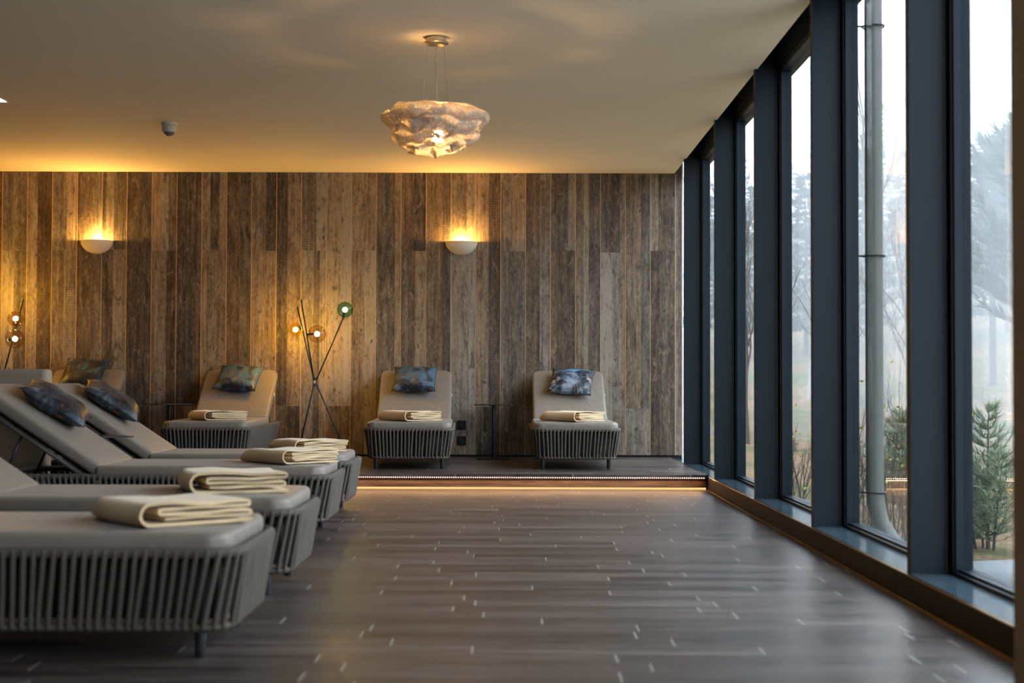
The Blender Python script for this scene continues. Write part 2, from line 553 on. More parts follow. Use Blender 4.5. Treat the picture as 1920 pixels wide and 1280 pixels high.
# timber wall : panels of strips
rw = random.Random(11)
PW = .267; X0 = -1.709
mb = MB(); gp = MB()
k0 = int(math.floor((LEFT_X - X0)/PW)); k1 = int(math.ceil((1.83 - X0)/PW))
ZB = PLAT + .022
gp.box(LEFT_X, WALL_Y + .012, ZB, 1.83, WALL_Y + .03, CEIL)
for k in range(k0, k1):
    xa = max(X0 + k*PW, LEFT_X); xb = min(X0 + (k+1)*PW, 1.83)
    if xb - xa < .03: continue
    if k % 2 == 0: cuts = [ZB, 2.326 + rw.uniform(-.01, .01), CEIL]
    else: cuts = [ZB, .66 + rw.uniform(-.01, .01), CEIL]
    for (za, zb) in zip(cuts[:-1], cuts[1:]):
        g0 = .0032
        n = rw.choice([2, 2, 3, 3])
        ws = [rw.uniform(.4, 1.0) for _ in range(n)]
        if rw.random() < .25: ws[rw.randrange(n)] *= .3
        tot = sum(ws); x = xa + g0; W_ = (xb - xa - 2*g0)
        ptone = rw.uniform(.25, .75)
        for q in ws:
            x2 = x + W_*q/tot
            tone = min(1.1, max(-.1, ptone + rw.uniform(-.5, .5)))
            dp = rw.uniform(0, .003)
            mb.box(x + .0004, WALL_Y + dp, za + .0008, x2 - .0004, WALL_Y + .016, zb - .0008,
                   (tone, rw.random(), rw.uniform(0.05, .95)))
            x = x2
wb = mb.build('wall_back', M['wood'], attr=True)
struct(wb)
for k in range(k0, k1 + 1):
    xx = X0 + k*PW
    if LEFT_X < xx < 1.82:
        gp.box(xx - .0030, WALL_Y - .0008, ZB, xx + .0030, WALL_Y + .014, CEIL)
pe = gp.build('panel_edge', M['backing'], wb)
mb = MB(); mb.box(LEFT_X, WALL_Y + .02, PLAT - .02, 1.83, WALL_Y + .05, ZB)
struct(mb.build('shadow_gap_strip', M['black']))  # black strip recessed under the planks, standing in for the dark shadow gap
mb = MB(); mb.box(LEFT_X, WALL_Y + .03, -.1, 1.83, WALL_Y + .2, CEIL + .25)
mb.build('wall_core', M['darkwall'], wb)
# light-coloured strips imitating the bright glass sliver between timber wall and glazing
mb = MB(); mb.box(1.832, WALL_Y + .0, SILL, 1.846, WALL_Y + .05, 3.4); mb.box(1.862, WALL_Y + .0, SILL, 1.872, WALL_Y + .05, 3.4)
tag(struct(mb.build('trim_5', simple('pale_glass_sliver', (.55, .58, .62), .4))), 'pale strips imitating the bright sliver of glass beside the timber wall')

# ------------------------------------------------------------------ glazing
mb = MB(); mb.box(XS, BACK_Y, -.1, 2.06, WALL_Y + .2, SILL - .012)
mb.box(XS + .006, BACK_Y, SILL - .012, 2.06, WALL_Y + .2, SILL)
tag(struct(mb.build('trim_6', M['sill'])), 'blue grey metal window sill')
mb = MB(); mb.box(XS - .008, BACK_Y, .012, XS - .0005, STEP_Y + .03, SILL - .006)
tag(struct(mb.build('baseboard_right', M['curb'])), 'dark bronze curb face below the sill')
mb = MB(); mb.box(XS - .014, BACK_Y, .0, XS - .0005, STEP_Y + .03, .009)
tag(struct(mb.build('trim_7', M['brass'])), 'thin brass line at the foot of the curb')
mb = MB(); mb.box(XS - .0095, BACK_Y, SILL - .006, XS - .0005, STEP_Y + .03, SILL + .001)
tag(struct(mb.build('trim_8', M['brass'])), 'thin brass line along the sill edge')
mb = MB(); mb.box(XF1 + .005, BACK_Y, 3.185, 2.06, WALL_Y + .2, 3.40)
mb.box(XF1 - .002, BACK_Y, 3.215, XF1 + .005, WALL_Y + .2, 3.40)
tag(struct(mb.build('trim_9', M['fin'])), 'dark header beam above the windows')
tn = 10
for y in FINS:
    if 3.0 < y < 4.1: continue
    mb = MB()
    mb.box(XF0, y, SILL, XF1, y + .06, 3.40)
    mb.box(XF1, y + .005, SILL, XG + .03, y + .055, 3.40)
    o = struct(mb.build('trim_%d' % tn, M['fin']))
    tn += 1
    gs = MB(); gs.box(XF1 - .004, y - .004, SILL, XF1 + .004, y + .001, 3.2)
    gs.build('gasket', M['gasket'], o)
wn = 1
ends = [(FINS[i] + .06, FINS[i+1]) for i in range(len(FINS)-1)] + [(FINS[-1] + .06, WALL_Y + .16)]
for (ya, yb) in ends:
    if ya < 3.6 < yb: ya = 4.0
    root = empty('window_%d' % wn, (XG, ya, SILL), kind='structure'); wn += 1
    T = Vector((XG, ya, SILL))
    def bx(mb, x0, y0, z0, x1, y1, z1): mb.box(x0-T.x, y0-T.y, z0-T.z, x1-T.x, y1-T.y, z1-T.z)
    mb = MB()
    bx(mb, XF1 + .012, ya, SILL, XG + .03, ya + .045, 3.2)
    bx(mb, XF1 + .012, yb - .045, SILL, XG + .03, yb, 3.2)
    bx(mb, XF1 + .022, ya + .045, SILL, XG + .03, ya + .06, 3.2)
    bx(mb, XF1 + .022, yb - .06, SILL, XG + .03, yb - .045, 3.2)
    bx(mb, XF1 + .012, ya + .045, SILL, XG + .03, yb - .045, SILL + .016)
    bx(mb, XF1 + .032, ya + .045, SILL + .016, XG + .03, yb - .045, SILL + .028)
    bx(mb, XF1 + .012, ya + .045, 3.14, XG + .03, yb - .045, 3.2)
    mb.build('window_frame', M['fin'], root)
    mb = MB()
    bx(mb, XG - .012, ya + .06, SILL + .028, XG + .012, yb - .06, 3.14)
    mb.build('glass_pane', M['glass'], root)

# ------------------------------------------------------------------ led strips at the step
led = empty('led_strip', (0, STEP_Y, PLAT - .016), 0, 'row of bright white LED dots under the platform edge', 'light strip')
mb = MB(); mb.box(LEFT_X, .012, -.022, XS - .03, .03, -.004)
mb.build('channel', simple('red_brown_channel', (.10, .02, .012), .35), led)
xs_ = []
x = XS - .04
while x > LEFT_X + .1:
    xs_.append(x); x -= .0187
dm = MB(); dm.lathe([(0.0001, 0), (.0043, .0), (.0043, .004), (.0036, .0062), (0.0001, .007)], 8, Matrix.Rotation(R(90), 4, 'X'))
d0 = dm.build('diode', M['led'], led, loc=(xs_[0], .013, -.010))
for x in xs_[1:100]:
    d = d0.copy(); d.location.x = x; C.objects.link(d)
rest = MB()
for x in xs_[100:]:
    rest.lathe([(0.0001, 0), (.0043, .0), (.0043, .004), (.0036, .0062), (0.0001, .007)], 6, Matrix.Translation((x, .013, -.010)) @ Matrix.Rotation(R(90), 4, 'X'))
ro = rest.build('diode_row', M['led'], led); ro['kind'] = 'stuff'
gl = empty('floor_light_strip', (0, STEP_Y + .03, 0), 0, 'continuous amber light line where the riser meets the tile floor', 'light strip')
mb = MB(); mb.box(LEFT_X, .004, .002, XS - .02, .018, .018)
mb.build('diffuser', M['led_warm'], gl)
def area(name, loc, rot, sx_, sy_, col, power, parent=None, spread=None):
    l = bpy.data.lights.new(name, 'AREA'); l.shape = 'RECTANGLE'; l.size = sx_; l.size_y = sy_
    l.color = col; l.energy = power
    if spread: l.spread = spread
    o = bpy.data.objects.new(name, l); o.location = loc; o.rotation_euler = rot; C.objects.link(o)
    if parent is not None: o.parent = parent
    return o
def point(name, loc, col, power, rad=.02, parent=None):
    l = bpy.data.lights.new(name, 'POINT'); l.color = col; l.energy = power; l.shadow_soft_size = rad
    o = bpy.data.objects.new(name, l); o.location = loc; C.objects.link(o)
    if parent is not None: o.parent = parent
    return o
WARM = (1.0, .50, .16)
area('led_light', ((LEFT_X + XS)/2, .006, -.026), (R(-20), 0, 0), 9.2, .012, (1.0, .52, .2), 9.0, led)
area('led_light', ((LEFT_X + XS)/2, -.008, .018 - PLAT + .01), (R(62), 0, 0), 9.2, .010, (1.0, .52, .2), 3.0, gl)

# ------------------------------------------------------------------ lounger
LW, LL = .82, 2.10
HINGE = 1.41
BA = R(33.5)
def make_lounger():
    root = empty('sun_lounger', (0, 0, 0))
    # rails
    top = rrect(LW - .03, LL - .03, .12, 8, 0, LL/2, .365)
    bot = rrect(LW - .11, LL - .10, .10, 8, 0, LL/2, .108)
    mb = MB(); mb.tube(top, .0190, 10, closed=True); mb.build('top_rail', M['rope'], root, smooth=True)
    mb = MB(); mb.tube(bot, .0140, 8, closed=True); mb.build('bottom_rail', M['rope'], root, smooth=True)
    # rope strands
    def resample(loop, n):
        L = [0]; P = loop + [loop[0]]
        for a, b in zip(P[:-1], P[1:]): L.append(L[-1] + (b-a).length)
        out = []; j = 0
        for i in range(n):
            d = L[-1]*i/n
            while L[j+1] < d: j += 1
            t = (d - L[j])/max(L[j+1]-L[j], 1e-9)
            out.append(P[j].lerp(P[j+1], t))
        return out
    n = 162
    T = resample(top, n); B = resample(bot, n)
    rr = random.Random(3)
    mb = MB()
    ctr = Vector((0, LL/2, 0))
    for i in range(n):
        a = T[i].copy(); b = B[i].copy()
        tdir = (T[(i+1) % n] - T[i-1]).normalized()
        out = Vector((tdir.y, -tdir.x, 0))
        sh = tdir*rr.uniform(-.007, .007)
        p = [a + out*.0105 + Vector((0,0,.009)), a + out*.0135 + Vector((0, 0, -.004)),
             a.lerp(b, .35) + out*(.012 + rr.uniform(-.003, .003)) + sh*.5, a.lerp(b, .7) + out*.011 + sh,
             b + out*.010 + sh + Vector((0,0,.004)), b + out*.007 + sh - Vector((0,0,.006))]
        wd = .0100 + rr.uniform(-.0008, .0008)
        mb.tube(p, wd, 6)
    mb.build('rope_weave', M['rope'], root, smooth=True)
    mb = MB(); mb.box(-LW/2 + .05, .05, .318, LW/2 - .05, HINGE - .02, .332); mb.box(-.325, .085, .135, .325, HINGE - .05, .318)  # thin deck, plus a dark box imitating the shade inside the basket
    mb.build('seat_deck_shade_box', M['fabric_dark'], root)
    for sx_ in (-1, 1):
        for yy in (.15, LL - .20):
            mb = MB()
            mb.lathe([(.016, 0), (.019, .004), (.021, .10), (.021, .32)], 16, Matrix.Translation((sx_*(LW/2 - .105), yy, 0)), cap=True)
            mb.build('leg', M['leg'], root, smooth='auto')
    mb = MB(); slab(mb, .775, HINGE - .045, .085, .085, .026, 0, .045 + (HINGE - .045)/2, .347, rf=.03, crown=.006)
    mb.build('seat_cushion', M['cushion'], root, smooth=True)
    Mb = Matrix.Translation((0, HINGE + .005, .352)) @ Matrix.Rotation(BA, 4, 'X')
    mb = MB(); slab(mb, .745, .90, .080, .03, .024, 0, .45, .012, rf=.085, crown=.005, M=Mb)
    mb.build('back_cushion', M['cushion'], root, smooth=True)
    mb = MB()
    fr = [Mb @ Vector(p) for p in ((-.33, 0, -.026), (-.33, .83, -.026), (-.27, .90, -.026), (.27, .90, -.026), (.33, .83, -.026), (.33, 0, -.026))]
    mb.tube(fr, .015, 8)
    for yy in (.3, .6):
        mb.tube([Mb @ Vector((-.33, yy, -.026)), Mb @ Vector((.33, yy, -.026))], .009, 6)
    mb.build('backrest_frame', M['frame'], root, smooth=True)
    mb = MB(); mb.box(-.30, .03, -.014, .30, .86, -.006, M=Mb)
    mb.build('backrest_sling', M['fabric_dark'], root)
    mb = MB()
    for s_ in (-1, 1):
        mb.tube([Mb @ Vector((s_*.30, .52, -.04)), Vector((s_*.30, HINGE + .58, .33))], .009, 6)
    mb.tube([Vector((-.37, HINGE + .58, .33)), Vector((.37, HINGE + .58, .33))], .009, 6)
    mb.build('support_strut', M['leg'], root, smooth=True)
    mb = MB(); mb.box(-.004, -.02, -.012, .004, .02, .012, M=Mb @ Matrix.Translation((.376, .50, .035)))
    mb.build('care_label', M['white'], root)
    return root

lg0 = make_lounger()
first = [True]
def place_lounger(x, y, z, rz, label, group):
    o = lg0 if first[0] else copy_tree(lg0)
    first[0] = False
    o.location = (x, y, z); o.rotation_euler = (0, 0, rz)
    tag(o, label, 'sun lounger', group)
    return o
GR = 'loungers in the row along the left with feet to the aisle'
ROW = [(-.905, 5.19), (-.925, 6.62), (-1.065, 8.87), (-1.105, 10.27)]
RL = ['nearest, most blurred grey rope lounger, foot end at bottom left with one leg showing',
      'second rope lounger from the camera in the side-on row, just behind the nearest',
      'side-on grey lounger with dark print pillow, third from the camera, raised back at far left',
      'farthest side-on grey lounger, its foot end touching the LED strip in view']
for (x, y), lb in zip(ROW, RL):
    place_lounger(x, y, 0, R(90), lb, GR)
GB = 'loungers on the platform against the timber wall'
BK = [(.605, 12.97, 0.0, 'grey rope lounger on the platform nearest the windows, with bright blue pillow'),
      (-.925, 12.97, R(1.8), 'grey rope lounger on the platform left of the black pedestal table and sockets'),
      (-2.79, 12.97, R(1.2), 'grey rope lounger on the platform just left of the globe floor lamp'),
      (-4.42, 12.97, R(.6), 'mostly hidden lounger on the platform below the left wall light, only its back showing')]
for (x, y, rz, lb) in BK:
    place_lounger(x, y, PLAT, rz, lb, GB)

# ------------------------------------------------------------------ pillows
def make_pillow(mat, sz=.45, th=.074, seed=0):
    N = 26
    mb = MB(); vs = []; fs = []
    def P(i, j, sgn):
        u = -1 + 2*i/N; v = -1 + 2*j/N
        px = u*sz/2*(1 - .075*(1 - v*v)*abs(u)**3)
        py = v*sz/2*(1 - .075*(1 - u*u)*abs(v)**3)
        t = (max(0, 1 - abs(u)**2.6)*max(0, 1 - abs(v)**2.6))**.55
        wr = noise.noise(Vector((u*2.4 + seed, v*2.4, sgn)))*.010 + noise.noise(Vector((u*6 + seed, v*6, sgn*3)))*.004
        zc = noise.noise(Vector((u*1.3 + seed*2, v*1.3, 5)))*.012
        return Vector((px, py, sgn*(th*t) + wr*t + zc))
    idx = {}
    for sgn in (1, -1):
        for i in range(N+1):
            for j in range(N+1):
                edge = i in (0, N) or j in (0, N)
                if sgn == -1 and edge: idx[(i, j, -1)] = idx[(i, j, 1)]; continue
                idx[(i, j, sgn)] = len(vs); vs.append(P(i, j, sgn))
    for i in range(N):
        for j in range(N):
            a = [(i, j), (i+1, j), (i+1, j+1), (i, j+1)]
            fs.append(tuple(idx[(p, q, 1)] for p, q in a))
            fs.append(tuple(idx[(p, q, -1)] for p, q in a)[::-1])
    mb.add(vs, fs)
    o = mb.build('throw_pillow', mat, None, smooth=True)
    # piping around the edge
    loop = [vs[idx[(i, 0, 1)]] for i in range(N)] + [vs[idx[(N, j, 1)]] for j in range(N)] + \
           [vs[idx[(N-i, N, 1)]] for i in range(N)] + [vs[idx[(0, N-j, 1)]] for j in range(N)]
    mb = MB(); mb.tube(loop, .003, 5, closed=True); mb.build('piping', M['fabric_dark'], o, smooth=True)
    return o
def pillow_on(base, along, across, inplane, mat, seed, label, lift=.076, tip=0.0):
    """base: (x,y,z,rz) of lounger"""
    x, y, z, rz = base
    Mx = (Matrix.Translation((x, y, z)) @ Matrix.Rotation(rz, 4, 'Z') @ Matrix.Translation((0, HINGE + .005, .352))
          @ Matrix.Rotation(BA, 4, 'X') @ Matrix.Translation((across, along, .092 + lift)) @ Matrix.Rotation(tip, 4, 'X') @ Matrix.Rotation(inplane, 4, 'Z'))
    o = make_pillow(mat, seed=seed)
    o.matrix_world = Mx
    tag(o, label, 'pillow', 'patterned throw pillows on the loungers')
    return o
b0, b1, b2, b3 = [(x, y, PLAT, rz) for (x, y, rz, lb) in BK]
pillow_on(b0, .57, .03, R(-9), M['pillow_c'], 1, 'bright blue and white feather print pillow, tilted, nearest the windows')
pillow_on(b1, .60, -.01, R(-2), M['pillow_b'], 2, 'dark pillow with teal corner on the platform lounger beside the sockets')
pillow_on(b2, .61, .0, R(-5), M['pillow_b'], 3, 'dark teal print pillow on the platform lounger left of the floor lamp')
pillow_on(b3, .70, -.02, R(-3), M['pillow_a'], 4, 'dark print pillow on the hidden lounger at the back left under the wall light', tip=R(8))
pillow_on((ROW[2][0], ROW[2][1], 0, R(90)), .55, .07, R(12), M['pillow_a'], 5, 'large blurred dark print pillow at far left on the third side-on lounger')
pillow_on((ROW[3][0], ROW[3][1], 0, R(90)), .55, .05, R(16), M['pillow_a'], 6, 'dark print pillow on the farthest side-on lounger, right of the blurred one')

# ------------------------------------------------------------------ towels
def make_towel(seed):
    rr = random.Random(seed)
    A, Bl = .46, .46
    th = .0135
    def arc(cx, cz, r, a0, a1, n=6): return [(cx + r*math.cos(R(a0 + (a1-a0)*k/n)), cz + r*math.sin(R(a0 + (a1-a0)*k/n))) for k in range(n+1)]
    def seg(x0, z0, x1, z1, n, amp):
        ph = rr.uniform(0, 6)
        return [(x0 + (x1-x0)*k/n, z0 + (z1-z0)*k/n + amp*math.sin(ph + 5.5*k/n)*math.sin(PI*k/n)) for k in range(n+1)]
    H = .094 + rr.uniform(-.006, .006)
    p = []
    p += seg(.435 + rr.uniform(-.02, .01), .008, .05, .008, 10, .0)
    p += arc(.047, H/2, H/2 - .007, 270, 90, 9)[1:]
    p += seg(.06, H - .007, .42, H - .012, 10, .005)[1:]
    p += arc(.425, H - .012 - .5*(H - .032)/((3 if seed in (1, 2) else 5) + .6), .5*(H - .032)/((3 if seed in (1, 2) else 5) + .6), 85, -85, 6)[1:]
    K = 3 if seed in (1, 2) else 5
    ztop_, zbot_ = H - .018, .014
    pit = (ztop_ - zbot_)/(K + .6)
    z_ = H - .012
    right = True
    xr, xl = .425, .085
    for q in range(K):
        zn = z_ - pit*1.02
        if right:
            if q: p += arc(xr, (z_ + zn)/2, pit/2, 85, -85, 5)[1:]
            nx_ = xl + rr.uniform(-.01, .02)
            p += seg(xr - .004, zn, nx_, zn + rr.uniform(-.001, .001), 12, rr.uniform(.0015, .0035))[1:]
        else:
            p += arc(xl, (z_ + zn)/2, pit/2, 95, 265, 5)[1:]
            xr -= rr.uniform(.0, .012)
            p += seg(xl + .004, zn, xr, zn + rr.uniform(-.001, .001), 12, rr.uniform(.0015, .0035))[1:]
        z_ = zn; right = not right
    th = min(.0135, pit*.66)
    # ribbon outline
    Lf, Rt = [], []
    for i, q in enumerate(p):
        a = p[max(i-1, 0)]; b = p[min(i+1, len(p)-1)]
        dx, dz = b[0]-a[0], b[1]-a[1]; l = math.hypot(dx, dz) or 1
        nx, nz = -dz/l, dx/l
        Lf.append((q[0] + nx*th/2, q[1] + nz*th/2)); Rt.append((q[0] - nx*th/2, q[1] - nz*th/2))
    NS = 14
    n = len(p)
    vs = []
    def warp(x, z, t):
        # far end sags and pulls in, softer corners
        k = max(0, (t - .72)/.28)
        x2 = x + .03*k*k*(1 if x < .2 else -1) + .006*math.sin(t*7 + seed)
        z2 = z*(1 - .42*k*k) * (1 + .05*noise.noise(Vector((x*9, t*3, seed))))
        z2 = max(z2, .0018)
        y2 = t*Bl + .010*noise.noise(Vector((x*8, z*40, seed*2)))*(1 - t)
        return Vector((x2, y2, z2))
    ts = [0, .006, .03] + [.03 + .97*k/NS for k in range(1, NS+1)]
    for t in ts:
        for (x, z) in Lf: vs.append(warp(x, z, t))
        for (x, z) in Rt: vs.append(warp(x, z, t))
    fs = []
    for s in range(len(ts)-1):
        o = s*2*n; o2 = (s+1)*2*n
        for i in range(n-1):
            fs.append((o+i, o+i+1, o2+i+1, o2+i))
            fs.append((o+n+i+1, o+n+i, o2+n+i, o2+n+i+1))
        fs.append((o, o2, o2+n, o+n)); fs.append((o+n-1, o+2*n-1, o2+2*n-1, o2+n-1))
    for i in range(n-1):
        fs.append((i, n+i, n+i+1, i+1))
        e = (len(ts)-1)*2*n
        fs.append((e+i, e+i+1, e+n+i+1, e+n+i))
    mb = MB(); mb.add(vs, fs)
    me = mb
    return me
tw_meshes = []
def place_towel(x, y, z, ang, seed, label, sc_=1.0):
    mb = make_towel(seed)
    o = mb.build('folded_towel', M['towel'], None, smooth='auto')
    o.location = (x, y, z); o.rotation_euler = (0, 0, ang); o.scale = (sc_, sc_, 1)
    tag(o, label, 'towel', 'folded cream towels at the foot of the loungers')
ZT = .437
place_towel(-1.27, 4.86, ZT, R(40), 1, 'cream folded towel, nearest and largest, on the blurred front lounger')
place_towel(-1.42, 6.30, ZT, R(22), 2, 'cream folded towel on the second side-on lounger, behind the largest towel')
place_towel(-1.36, 8.50, ZT, R(47), 3, 'cream folded towel on the third side-on lounger, at its rounded foot end')
place_towel(-1.50, 9.92, ZT, R(36), 4, 'cream folded towel on the farthest side-on lounger, below the floor lamp')
place_towel(.605 - .02, 13.02, PLAT + ZT, R(46), 5, 'cream folded towel on the platform lounger nearest the windows')
place_towel(-.965, 13.03, PLAT + ZT, R(42), 6, 'cream folded towel on the platform lounger beside the black sockets')
place_towel(-2.81, 13.05, PLAT + ZT, R(35), 7, 'cream folded towel on the platform lounger left of the floor lamp')

# ------------------------------------------------------------------ side tables
def make_table():
    root = empty('side_table', (0, 0, 0))
    mb = MB(); slab(mb, .40, .40, .007, .025, .002, 0, 0, .558); mb.build('table_top', M['black'], root)
    mb = MB(); mb.lathe([(.018, .010), (.018, .552)], 20, cap=True); mb.build('pedestal', M['black'], root, smooth='auto')
    mb = MB(); mb.box(-.04, -.04, .550, .04, .04, .5575); mb.build('mounting_plate', M['black'], root)
    mb = MB(); slab(mb, .34, .34, .011, .03, .004, 0, 0, 0.0); mb.build('base_plate', M['black'], root)
    return root
tb = make_table()
tb.location = (-.173, 14.77, PLAT)
tag(tb, 'black pedestal table between the two right platform loungers', 'side table', 'slim black pedestal tables')
t2 = copy_tree(tb); t2.location = (-3.50, 14.62, PLAT); t2.rotation_euler.z = R(42)
tag(t2, 'black pedestal table in the dark gap left of the platform lounger by the lamp', 'side table')
t3 = copy_tree(tb); t3.location = (-2.80, 9.565, 0); t3.rotation_euler.z = R(45)
tag(t3, 'black table with its pointed corner showing between the two farthest side-on loungers', 'side table')

# ------------------------------------------------------------------ wall lights
def make_sconce():
    root = empty('wall_light', (0, 0, 0))
    # half bowl: y- towards room; wall at y=0
    prof = []
    Rr, Hh = .172, .142
    n = 14
    outer = [(Rr*math.sin(R(90*k/n)), -Hh*math.cos(R(90*k/n))) for k in range(n+1)]
    inner = [((Rr-.008)*math.sin(R(90*k/n)), -(Hh-.008)*math.cos(R(90*k/n))) for k in range(n, -1, -1)]
    outer[0] = (.0005, outer[0][1]); inner[-1] = (.0005, inner[-1][1])
    mb = MB(); S = Matrix.Diagonal((1, .85, 1, 1))
    mb.lathe(outer + inner, 32, S, PI, 2*PI)
    mb.build('bowl', M['ceramic'], root, smooth='auto')
    mb = MB(); mb.box(-.06, -.012, -.09, .06, .0, -.02); mb.build('wall_plate', M['white'], root)
    mb = MB(); mb.lathe([(.0005, -.028), (.012, -.024), (.015, -.01), (.015, .01), (.012, .024), (.0005, .028)], 12, Matrix.Translation((0, -.055, -.045)) @ Matrix.Rotation(R(90), 4, 'Y'))
    mb.build('bulb', M['bulb'], root, smooth=True)
    mb = MB(); mb.tube([(0, -.055, -.09), (0, -.055, -.055)], .010, 8); mb.build('lamp_holder', M['white'], root)
    return root
SC = [(-.527, 'half bowl wall light above and between the two right platform loungers'), (-4.43, 'half bowl wall light at the upper left of the timber wall')]
s0 = make_sconce()
for i, (x, lb) in enumerate(SC):
    s = s0 if i == 0 else copy_tree(s0)
    s.location = (x, WALL_Y, 2.425)
    tag(s, lb, 'wall light', 'plaster half bowl wall lights')
    point('sconce_light', (x, WALL_Y - .058, 2.412), (1.0, .52, .11), 30 if i == 0 else 35, .03)

# ------------------------------------------------------------------ sockets
def socket(x, z, label):
    root = empty('wall_socket', (x, WALL_Y - .001, z), 0, label, 'socket', 'black wall sockets beside the lounger')
    mb = MB(); mb.box(-.049, -.009, -.049, .049, .0, .049); mb.build('faceplate', M['black'], root)
    mb = MB(); mb.lathe([(.021, 0), (.019, -.004), (.0005, -.004)], 20, Matrix.Translation((0, -.0095, 0)) @ Matrix.Rotation(R(-90), 4, 'X')); mb.build('outlet', M['gasket'], root)
socket(-.518, .466, 'upper black square wall socket right of the middle lounger')
socket(-.518, .30, 'lower black square wall socket right of the middle lounger')
mb = MB(); mb.tube([(-.515, WALL_Y - .012, .42), (-.522, WALL_Y - .014, .38), (-.526, WALL_Y - .012, .345)], .0022, 6)
tag(mb.build('power_cable', M['gasket'], smooth=True), 'short thin black cable between the two wall sockets', 'cable')

# ------------------------------------------------------------------ floor lamps
def globe(root, c, r, mat, hdir, bulb_power, colr, bulbr=.026):
    """c centre, hdir direction from globe centre to its holder"""
    h = Vector(hdir).normalized(); c = Vector(c)
    q = Vector((0, 0, 1)).rotation_difference(h).to_matrix().to_4x4()
    MM = Matrix.Translation(c) @ q
    mb = MB()
    n = 18
    prof = [(r*math.sin(R(180 - 160*k/n)) if k else .0005, r*math.cos(R(180 - 160*k/n))) for k in range(n+1)]
    mb.lathe(prof, 28, MM)
    g = mb.build('glass_globe', mat, root, smooth=True)
    mb = MB(); mb.lathe([(.0005, r*.30), (.011, r*.30), (.012, r*.90), (r*.30, r*.92), (r*.30, r*.98), (.010, r*1.0), (.010, r*1.18), (.0005, r*1.18)], 16, MM)
    mb.build('lamp_holder', M['black'], g, smooth='auto')
    mb = MB(); mb.lathe([(max(.0005, bulbr*math.sin(R(a_))), -bulbr*math.cos(R(a_))) for a_ in range(0, 181, 20)], 16, MM)
    mb.build('bulb', M['bulb_amber'] if mat is M['globe_amber'] else M['bulb_lamp'], g, smooth=True)
    return h*r*1.18 + c

def floor_lamp(loc, rods, legs, globes, label):
    root = empty('floor_lamp', loc, 0, label, 'floor lamp', 'three globe floor lamps in front of the timber wall')
    cz = .79
    mb = MB(); mb.lathe([(.018, -.045), (.0215, -.044), (.0215, .044), (.018, .045)], 20, Matrix.Translation((0, 0, cz)), cap=True)
    col = mb.build('collar', M['black'], root, smooth='auto')
    mb = MB(); mb.box(-.011, -.0235, -.012, .012, -.0205, .018, M=Matrix.Translation((0, 0, cz)))
    mb.build('collar_label', M['white'], col)
    for i, r_ in enumerate(rods):
        e = Vector(r_)
        mb = MB(); mb.tube([Vector((e.x*.02, e.y*.05, cz)), Vector((e.x, e.y, cz + e.z))], .0075, 10); mb.build('rod', M['black'], root, smooth='auto')
    for r_ in legs:
        e = Vector(r_)
        mb = MB(); mb.tube([Vector((e.x*.02, e.y*.05, cz)), Vector((e.x, e.y, .006))], .0075, 10); mb.build('leg', M['black'], root, smooth='auto')
    for (c, r, mat, hd, pw, cc) in globes:
        globe(root, (c[0], c[1], cz + c[2]), r, mat, hd, pw, cc)
    return root
floor_lamp((-2.005, 14.6, PLAT),
           [(-.20, .10, .777), (-.13, -.12, .843), (.283, 0, .652)],
           [(-.21, .20, -.79), (-.14, -.22, -.79), (.35, .05, -.79)],
           [((-.226, .16, .545), .070, M['globe_amber'], (1, -.55, .3), 30.0, (1.0, .42, .04)),
            ((.033, -.10, .492), .094, M['globe_smoke'], (-1, .05, -.05), 14, (1.0, .55, .20)),
            ((.305, 0, .745), .082, M['globe_green'], (-.25, 0, -1), 16, (1.0, .60, .26))],
           'black tripod floor lamp with amber, smoked and green glass globes, fully visible')
floor_lamp((-5.22, 14.6, PLAT),
           [(.235, -.05, .843), (-.13, .12, .80), (-.285, 0, .60)],
           [(-.18, -.10, -.79), (.10, -.22, -.79), (-.30, .1, -.79)],
           [((.155, -.05, .640), .078, M['globe_clear'], (.15, .05, -1), 12, (1.0, .55, .20)),
            ((.190, -.16, .430), .096, M['globe_smoke'], (-1, .6, -.1), 12, (1.0, .50, .16)),
            ((-.16, .10, .90), .082, M['globe_amber'], (-.25, 0, -1), 25, (1.0, .46, .08))],
           'black floor lamp cut off by the left edge of the photo, two lit globes showing')

